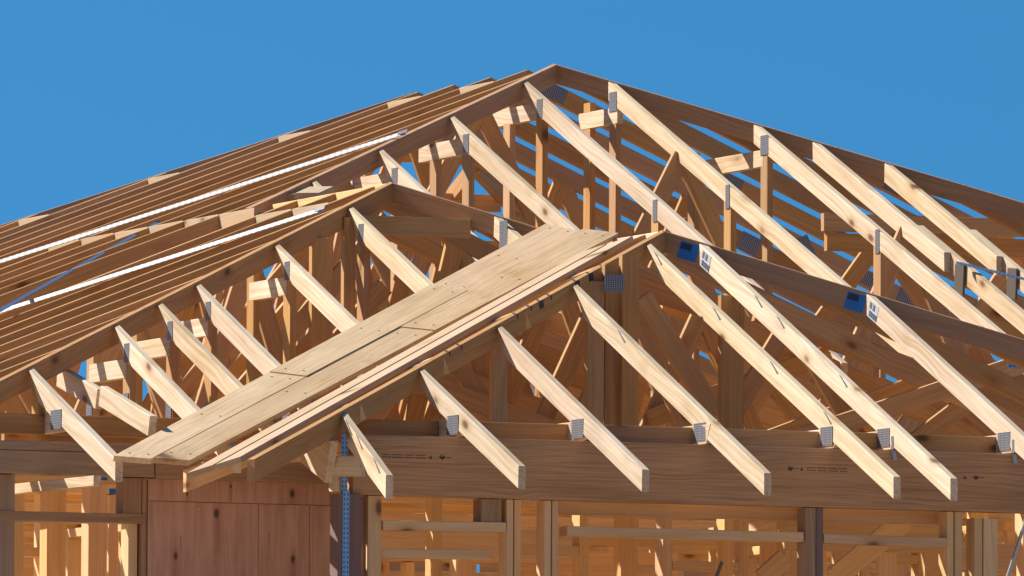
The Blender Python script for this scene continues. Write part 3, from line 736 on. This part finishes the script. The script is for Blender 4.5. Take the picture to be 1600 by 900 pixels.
# ------------------------------------------------------------------ corner post, plywood, small corner blocks
px0, px1 = onY(517, 800, -2.15).x, onY(572, 800, -2.15).x
post = thing('corner_post', 'dark stained corner post with a blue perforated strap', 'post', (-2.3, -2.15, -3.7))
zc = onY(540, 772, -2.18).z
xa, xb = onY(528, 800, -2.20).x, onY(565, 800, -2.20).x
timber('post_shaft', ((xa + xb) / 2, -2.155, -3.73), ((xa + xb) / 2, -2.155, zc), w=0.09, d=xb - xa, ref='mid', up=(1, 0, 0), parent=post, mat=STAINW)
s0 = onY(540.5, 900, -2.205); sx = onY(541, 800, -2.205).x
panel('blue_strap', (sx, -2.2025, -2.30), (1, 0, 0), ZUP, 0.031, 1.0 * 1.86, 0.002, BLUEST, post)
za, zb_ = onY(540, 774, -2.1835).z, onY(540, 678, -2.1835).z
panel('blue_strap', (onY(538, 730, -2.1835).x, -2.1835, (za + zb_) / 2), (1, 0, 0), ZUP, 0.028, zb_ - za, 0.002, BLUEST, post)
# blocks at the beam's left end
c = onY(543, 727, -2.33)
o = timber('corner_block', onY(516, 712.5, -2.24), onY(567, 712.5, -2.36) + V((0.0, 0, 0.0)), w=0.05, d=0.088, mat=PINE); tag(o, 'small notched block at the beam end above the blue strap', 'block', 'corner blocks')
o = timber('corner_block', (onY(522, 745, -2.20).x, -2.2, onY(522, 768, -2.2).z), (onY(522, 745, -2.20).x, -2.2, onY(522, 742, -2.2).z), w=0.05, d=0.03, ref='mid', up=(1, 0, 0), mat=PINE); tag(o, 'short upright packer under the notched block', 'block', 'corner blocks')
o = timber('corner_block', onX(480, 690, -2.62), onX(518, 722, -2.62), w=0.035, d=0.19, ref='mid', mat=PINE); tag(o, 'pale nailed gusset piece beneath the tail of the left front hip', 'block', 'corner blocks')

# plywood bracing sheets
PY = -1.70
def sheet(x0, x1, z0, z1, label, kn=()):
    cx, cz = (x0 + x1) / 2, (z0 + z1) / 2
    ks = [(onY(px, py, PY).x - cx, onY(px, py, PY).z - cz, r) for px, py, r in kn]
    o = panel('plywood_sheet', (cx, PY, cz), (1, 0, 0), ZUP, x1 - x0 - 0.003, z1 - z0 - 0.003, 0.009, ply('knotty_plywood', ks))
    for px in range(int(x0 * 4) , int(x1 * 4) + 1):
        for zz in (z1 - 0.03, z1 - 0.25, z1 - 0.47):
            if zz > z0 and x0 + .02 < px / 4 < x1 - .02: panel('nail_head', (px / 4, PY - 0.005, zz), XUP, ZUP, 0.007, 0.007, 0.0015, CLIPST, o)
    tag(o, label, 'plywood sheet', 'plywood sheets')
pl, pr = onY(230, 820, PY).x, onY(518, 820, PY).x
zj = onY(360, 786, PY).z; ztop_ = -1.312
xs_ = [pl, onY(403, 820, PY).x, onY(483, 820, PY).x, pr]
sheet(pl, pr, zj, ztop_, 'narrow reddish plywood strip above the plywood joint', [(456, 772, .02), (292, 772, .008), (360, 760, .008)])
sheet(xs_[0], xs_[1], -3.73, zj, 'wide reddish plywood sheet with dark knots left of the post', [(338, 803, .02), (274, 868, .018), (282, 840, .006)])
sheet(xs_[1], xs_[2], -3.73, zj, 'middle reddish plywood sheet with the knot low on it', [(457, 873, .019), (420, 838, .005)])
sheet(xs_[2], xs_[3], -3.73, zj, 'thin reddish plywood sheet against the corner post')
x0, x1 = onY(566, 800, -2.12).x, onY(574, 800, -2.12).x
o = panel('plywood_sheet', ((x0 + x1) / 2, -2.12, -2.56), (1, 0, 0), ZUP, x1 - x0 + 0.02, 2.34, 0.009, PLY); tag(o, 'slim reddish plywood return right of the corner post', 'plywood sheet', 'plywood sheets')

# ------------------------------------------------------------------ wall frames
FLOOR = -3.75
def stud(t, x0, x1, y, z0, z1, d=0.09, mat=None, name='stud'):
    timber(name, ((x0 + x1) / 2, y, z0), ((x0 + x1) / 2, y, z1), w=d, d=abs(x1 - x0), ref='mid', up=(1, 0, 0), parent=t, mat=mat or INNER)
def rail(t, x0, x1, y, z0, z1=None, hgt=0.036, d=0.088, mat=None, name='noggin'):
    timber(name, (x0, y, z0), (x1, y, z1 if z1 is not None else z0), w=d, d=hgt, ref='mid', parent=t, mat=mat or INNER)
# front wall under the beam: sizes read off the photo in the plane of the wall
FY = -2.12
fw = thing('wall_frame', 'front stud wall frame below the stamped beam', 'wall frame', (0, FY, FLOOR), 'wall frames')
fx = lambda p: onY(p, 840, FY - 0.045).x
fz = lambda p, q=800: onY(q, p, FY - 0.045).z
for p0, p1 in ((575, 597), (792, 803), (804, 815), (851, 862), (863, 873), (1480, 1491), (1492, 1505), (1523, 1536), (1537, 1560)):
    stud(fw, fx(p0), fx(p1) - 0.003, FY, FLOOR, ZL_ - 0.004 if p0 not in (1523, 1537) else ZL_ - 0.03, mat=INNER)
stud(fw, fx(1258), fx(1274), FY - 0.004, FLOOR, ZL_ - 0.004, mat=GREYW); stud(fw, fx(1275), fx(1286), FY - 0.002, FLOOR, ZL_ - 0.004, mat=STAINW)
stud(fw, fx(752), fx(784), FY + 0.002, fz(816, 770), ZL_ - 0.004, mat=GREYW)
rail(fw, fx(598), fx(790), FY - 0.006, fz(820.5, 600), fz(823.5, 790), hgt=0.042)
rail(fw, fx(598), fx(770), FY + 0.03, fz(864, 600), fz(866, 770), hgt=0.04)
rail(fw, fx(886), fx(1255), FY - 0.006, fz(829.5, 886), fz(839, 1255), hgt=0.042)
rail(fw, fx(1287), fx(1479), FY - 0.006, fz(841, 1287), fz(848, 1479), hgt=0.042)
lin = timber('lintel', (fx(876), 0.0 + FY + 0.12, ZL_ + 0.045), (fx(1497), FY + 0.12, ZL_ + 0.045), w=0.045, d=0.10, mat=INNER, parent=fw)
# left wing wall
LY = -1.66
lw = thing('wall_frame', 'left wing stud wall frame beside the reddish plywood', 'wall frame', (-3.8, LY, FLOOR), 'wall frames')
lx_ = lambda p: onY(p, 820, LY - 0.045).x
lz = lambda p, q=100: onY(q, p, LY - 0.045).z
stud(lw, lx_(-12), lx_(23), LY, FLOOR, -1.312, mat=GREYW)
stud(lw, lx_(192), lx_(221), LY, lz(803, 200), -1.312, mat=GREYW); stud(lw, lx_(222), lx_(229), LY, FLOOR, -1.312, mat=GREYW)
rail(lw, lx_(-40), lx_(227), LY - 0.008, lz(806, 0), lz(811, 227), hgt=0.042, mat=GREYW)
for p in (236, 335, 403, 483, 512): stud(lw, onY(p - 7, 820, -1.69).x, onY(p + 7, 820, -1.69).x, -1.645, FLOOR, -1.315)  # unseen studs added behind the sheet joints to keep light from leaking through
rail(lw, onY(244, 786, -1.69).x, onY(505, 786, -1.69).x, -1.645, zj, hgt=0.06, d=0.084)  # unseen noggin, added to block light at the horizontal joint
stud(lw, lx_(205), lx_(219), LY + 0.03, FLOOR, lz(815, 205))
stud(lw, lx_(-140), lx_(-110), LY, FLOOR, -1.312)

# inner walls: studs, plates and noggins at house spacing
def inner_wall(label, y, x0, x1, seed, gap=(), mat=None, spacing=0.45, top=-1.20):
    rnd = random.Random(seed)
    t = thing('wall_frame', label, 'wall frame', (x0, y, FLOOR), 'wall frames')
    x = x0
    xsn = []
    while x < x1:
        if not any(a < x < b for a, b in gap):
            wv = 0.045 if rnd.random() < 0.7 else 0.09
            stud(t, x, x + wv, y, FLOOR, top - 0.048, mat=mat)
            xsn.append(x)
        x += spacing * rnd.uniform(0.6, 1.15)
    rail(t, x0, x1, y, top - 0.02, hgt=0.043, name='top_plate', d=0.09)
    for a, b in zip(xsn, xsn[1:]):
        if b - a < 0.8 and rnd.random() < 0.85: rail(t, a + 0.048, b - 0.002, y, -1.86 + rnd.uniform(-0.02, 0.02), hgt=0.042, d=0.086)
        if b - a < 0.8 and rnd.random() < 0.4: rail(t, a + 0.048, b - 0.002, y, -1.50 + rnd.uniform(-0.06, 0.06), hgt=0.042, d=0.084)
    for a, b in gap:
        timber('lintel', (a - 0.05, y, -1.36), (b + 0.05, y, -1.36), w=0.085, d=0.14, parent=t, mat=mat or INNER)
    return t
inner_wall('inner stud wall just behind the front wall opening', -0.75, -2.2, 3.2, 11, gap=((0.3, 1.1),), spacing=0.40)
inner_wall('second inner stud wall behind the front opening', 0.9, -4.0, 3.6, 12, gap=((-1.0, -0.1), (1.9, 2.7)), spacing=0.36)
inner_wall('third inner stud wall deep in the house', 2.6, -4.2, 4.6, 13, gap=((0.4, 1.2),))
inner_wall('fourth inner stud wall deeper in the house', 4.4, -4.2, 5.6, 14, gap=((-2.2, -1.3), (2.6, 3.5)), spacing=0.36)
inner_wall('rear stud wall of the house', 6.4, -4.2, 6.6, 15, spacing=0.5)
inner_wall('farthest stud wall under the rear slope', 8.3, -4.2, 6.6, 16, spacing=0.5)
lw2 = thing('wall_frame', 'inner stud wall behind the left wing opening', 'wall frame', (-4, -0.75, FLOOR), 'wall frames')
ix = lambda p: onY(p, 850, -0.8).x
for p0, p1 in ((5, 39), (74, 104), (139, 168)): stud(lw2, ix(p0), ix(p1), -0.75, FLOOR, -1.29)
rail(lw2, ix(-30), ix(190), -0.75, -1.27, hgt=0.043, name='top_plate')
xp = -3.7
o = timber('wall_plate', onX(20, 757, xp), onX(152, 743, xp), w=0.035, d=0.045, mat=PINE); tag(o, 'sun striped plate running back behind the left wing studs', 'plate')
c_ = onY(180, 768, -0.90); o = panel('blue_tape', c_, XUP, ZUP, 0.058, 0.026, 0.002, BLUE); tag(o, 'small blue tape band in the left wing opening', 'tape', 'blue tape scraps')
c_ = onY(162, 746, -0.95); o = panel('blue_tape', c_, XUP, ZUP, 0.035, 0.026, 0.002, BLUE); tag(o, 'scrap of blue tape beside the lowest rafter tail', 'tape', 'blue tape scraps')
# cross walls running front to back
def cross_wall(label, x, y0, y1, seed, top=-1.245):
    rnd = random.Random(seed); t = thing('wall_frame', label, 'wall frame', (x, y0, FLOOR), 'wall frames')
    y = y0
    while y < y1:
        timber('stud', (x, y, FLOOR), (x, y, top - 0.045), w=0.09, d=0.045, ref='mid', up=(0, 1, 0), parent=t, mat=INNER); y += 0.45 * rnd.uniform(0.8, 1.1)
    timber('top_plate', (x, y0, top), (x, y1, top), w=0.088, d=0.043, parent=t, mat=INNER)
    timber('noggin', (x, y0, -2.0), (x, y1, -2.0), w=0.084, d=0.043, parent=t, mat=INNER)
cross_wall('cross wall of studs behind the plywood corner', -2.30, -1.55, 0.7, 21)
cross_wall('cross wall of studs left of the opening in the second inner wall', -1.35, 1.05, 4.2, 22)
cross_wall('cross wall of studs right of the central post', 1.35, -0.55, 2.4, 23)
cross_wall('cross wall of studs deep at the right', 2.35, 1.1, 4.2, 24)
# ceiling battens under the bottom chords
for i in range(16):
    y = -1.9 + 0.6 * i
    o = timber('ceiling_batten', (-2.2 if y < 0 else -4.2, y, ZB - 0.004), (3.0 if y < 2 else 6.5, y, ZB - 0.004), w=0.07, d=0.036, mat=INNER)
    tag(o, f'{ORD[i]} ceiling batten from the front under the bottom chords', 'batten', 'ceiling battens')
for i, (x0, x1) in enumerate(((-4.2, -1.9), (-1.85, 0.4), (0.45, 2.7), (2.75, 5.0), (5.05, 6.6))):
    o = panel('plywood_sheet', ((x0 + x1) / 2, 8.42, -2.44), XUP, ZUP, x1 - x0, 2.60, 0.009, LINING)
    tag(o, f'{ORD[i]} sheet from the left lining the far rear wall', 'plywood sheet', 'rear wall sheets')
# the loose diagonal brace
o = timber('diagonal_brace', onY(1302, 905, -1.3), onY(1412, 812, -1.3), w=0.035, d=0.10, ref='mid', mat=INNER); tag(o, 'broad diagonal brace board right of the central post', 'brace')
o = timber('diagonal_brace', onY(1190, 905, -0.9), onY(1226, 872, -0.9), w=0.035, d=0.09, ref='mid', mat=INNER); tag(o, 'short diagonal brace left of the central post', 'brace')
a, b = onY(1570, 915, -1.95), onY(1607, 800, -1.95)
o = timber('steel_prop', a, b, w=0.014, d=0.014, ref='mid', mat=CLIPST); tag(o, 'thin leaning grey steel prop at the right edge below the beam', 'prop')
a, b = onY(1118, 905, -1.4), onY(1128, 878, -1.4)
o = timber('loose_cable', a, b, w=0.014, d=0.014, ref='mid', mat=CABLE, up=(0, 1, 0)); tag(o, 'short dark cable end hanging behind the noggin left of the central post', 'cable')
# tall posts standing inside the front roof
GP = 'posts inside the front roof'
def ipost(p0, p1, ptop, y, label, mat=None, th=0.04):
    x0, x1 = onY(p0, 600, y).x, onY(p1, 600, y).x; z1 = onY((p0 + p1) / 2, ptop, y).z
    o = timber('truss_post', ((x0 + x1) / 2, y, ZB + 0.095), ((x0 + x1) / 2, y, z1), w=th, d=x1 - x0, ref='mid', up=(1, 0, 0), mat=mat or TRUSS); tag(o, label, 'post', GP); return o
ipost(767, 790, 522, -1.16, 'narrow post between two front rafters left of the triple post')
ipost(915, 941, 440, -0.55, 'left stick of the triple post under the front hip')
ipost(942, 968, 415, -0.53, 'middle stick of the triple post, darker than its neighbours', HIPW)
pp = ipost(969, 995, 400, -0.56, 'right stick of the triple post under the front hip')
nail_plate(onY(960, 443, -0.60), (1, 0, 0), ZUP, 0.10, 0.08, pp, (0, -1, 0), mat=SHADEST)
ipost(1124, 1160, 462, -0.48, 'broad brown post between the two smeared front rafters', HIPW)
ipost(484, 508, 372, 0.62, 'tall dark post under the middle hip beside its thin sunlit edge')
ipost(534, 552, 340, 0.80, 'slim dark post directly under the highest left rafter')
# rising timbers seen through the right side of the front roof
for i, (a, b, y, lab) in enumerate(((onY(1250, 668, 0.0), onY(1640, 538, 0.0), 0.0, 'rising brown timber crossing behind the right front rafters'),
                                    (onY(1150, 690, 0.35), onY(1500, 560, 0.35), 0.35, 'second rising brown timber lower behind the right front rafters'),
                                    (onY(1010, 640, 0.7), onY(1290, 540, 0.7), 0.7, 'rising brown timber behind the broad brown post'))):
    o = timber('inner_rafter', a, b, mat=TRUSS); tag(o, lab, 'rafter', 'rising timbers inside the front roof')
for i, (pa, pb_, y, lab) in enumerate((((940, 415), (1130, 470), 0.45, 'falling brown timber just under the front apex'),
        ((560, 545), (905, 672), 0.10, 'long falling brown timber low behind the first heel plates'),
        ((850, 480), (1010, 545), 0.95, 'falling brown timber right of the narrow post'),
        ((1015, 455), (1130, 640), -0.15, 'steep brown brace falling right of the triple post'),
        ((1040, 455), (1290, 545), 0.9, 'falling brown timber behind the broad brown post'),
        ((1185, 470), (1640, 640), 0.55, 'upper long falling timber under the right front hip'),
        ((1150, 505), (1560, 662), 0.9, 'lower long falling timber under the right front hip'),
        ((690, 478), (1010, 600), 1.6, 'deep falling board seen left of the triple post'),
        ((770, 470), (1045, 572), 2.0, 'second deep falling board seen left of the triple post'),
        ((640, 545), (905, 646), 1.3, 'deep falling board low beside the shortest front rafter'),
        ((820, 548), (1095, 650), 1.9, 'deep falling board crossing behind the triple post'),
        ((1000, 545), (1240, 636), 1.75, 'deep falling board low between the triple post and the broad post'))):
    o = timber('inner_rafter', onY(*pa, y), onY(*pb_, y), d=(0.10 if i < 7 else 0.14), mat=TRUSS); tag(o, lab, 'rafter', 'falling timbers inside the front roof')
for i, (px, y) in enumerate(((262, 1.05), (318, 1.5), (352, 1.1), (398, 1.62), (436, 1.15), (486, 1.7), (560, 1.3), (612, 1.68))):
    a = onY(px, 640, y); a.z = max(a.z, ZB + 0.06); x = a.x; z = a.z
    while z < RB.zl(x) - 0.13 and x < RB.o.x - 0.05: x += 0.01; z += 0.0112
    o = timber('inner_brace', a, (x, y, z), w=0.035, d=0.088, ref='mid', mat=TRUSS); tag(o, f'{ORD[i]} rising brace from the left inside the middle roof, its upper edge sunlit', 'brace', 'rising braces inside the middle roof')
nail_plate(onY(1588, 557, -0.045), (1, 0, .0), ZUP, 0.09, 0.115, None or thing('steel_gusset', 'bluish punched plate at the right edge above the right front rafter', 'nail plate', onY(1588, 557, -0.04)), (0, -1, 0), mat=STRAPB)
# sunlit short rafter showing between two left middle rafters
o = timber('inner_rafter', onX(97, 573, -3.35), onX(158, 608, -3.35), mat=PINE); tag(o, 'short sunlit rafter piece between the two lowest middle rafters', 'rafter', 'short sunlit pieces')
o = timber('inner_rafter', onX(163, 603, -3.35), onX(240, 650, -3.35), mat=PINE); tag(o, 'second short sunlit rafter piece nearer the valley boards', 'rafter', 'short sunlit pieces')

# ------------------------------------------------------------------ the ground and the floor
def sheet_mesh(name, x0, x1, y0, y1, z0, z1, mat):
    vs = [(x, y, z) for z in (z0, z1) for (x, y) in ((x0, y0), (x1, y0), (x1, y1), (x0, y1))]
    fs = [(3, 2, 1, 0), (4, 5, 6, 7)] + [(i, (i + 1) % 4, 4 + (i + 1) % 4, 4 + i) for i in range(4)]
    me = bpy.data.meshes.new(name); me.from_pydata(vs, [], fs); me.update(); me.materials.append(mat)
    o = bpy.data.objects.new(name, me); COL.objects.link(o); o['kind'] = 'structure'; return o
sheet_mesh('ground', -2500, 2500, -2500, 2500, -0.5, 0.0, soil())
sheet_mesh('floor', -5.0, 7.2, -2.3, 9.0, 0.004, GZ + FLOOR - 0.002, slab_mat())
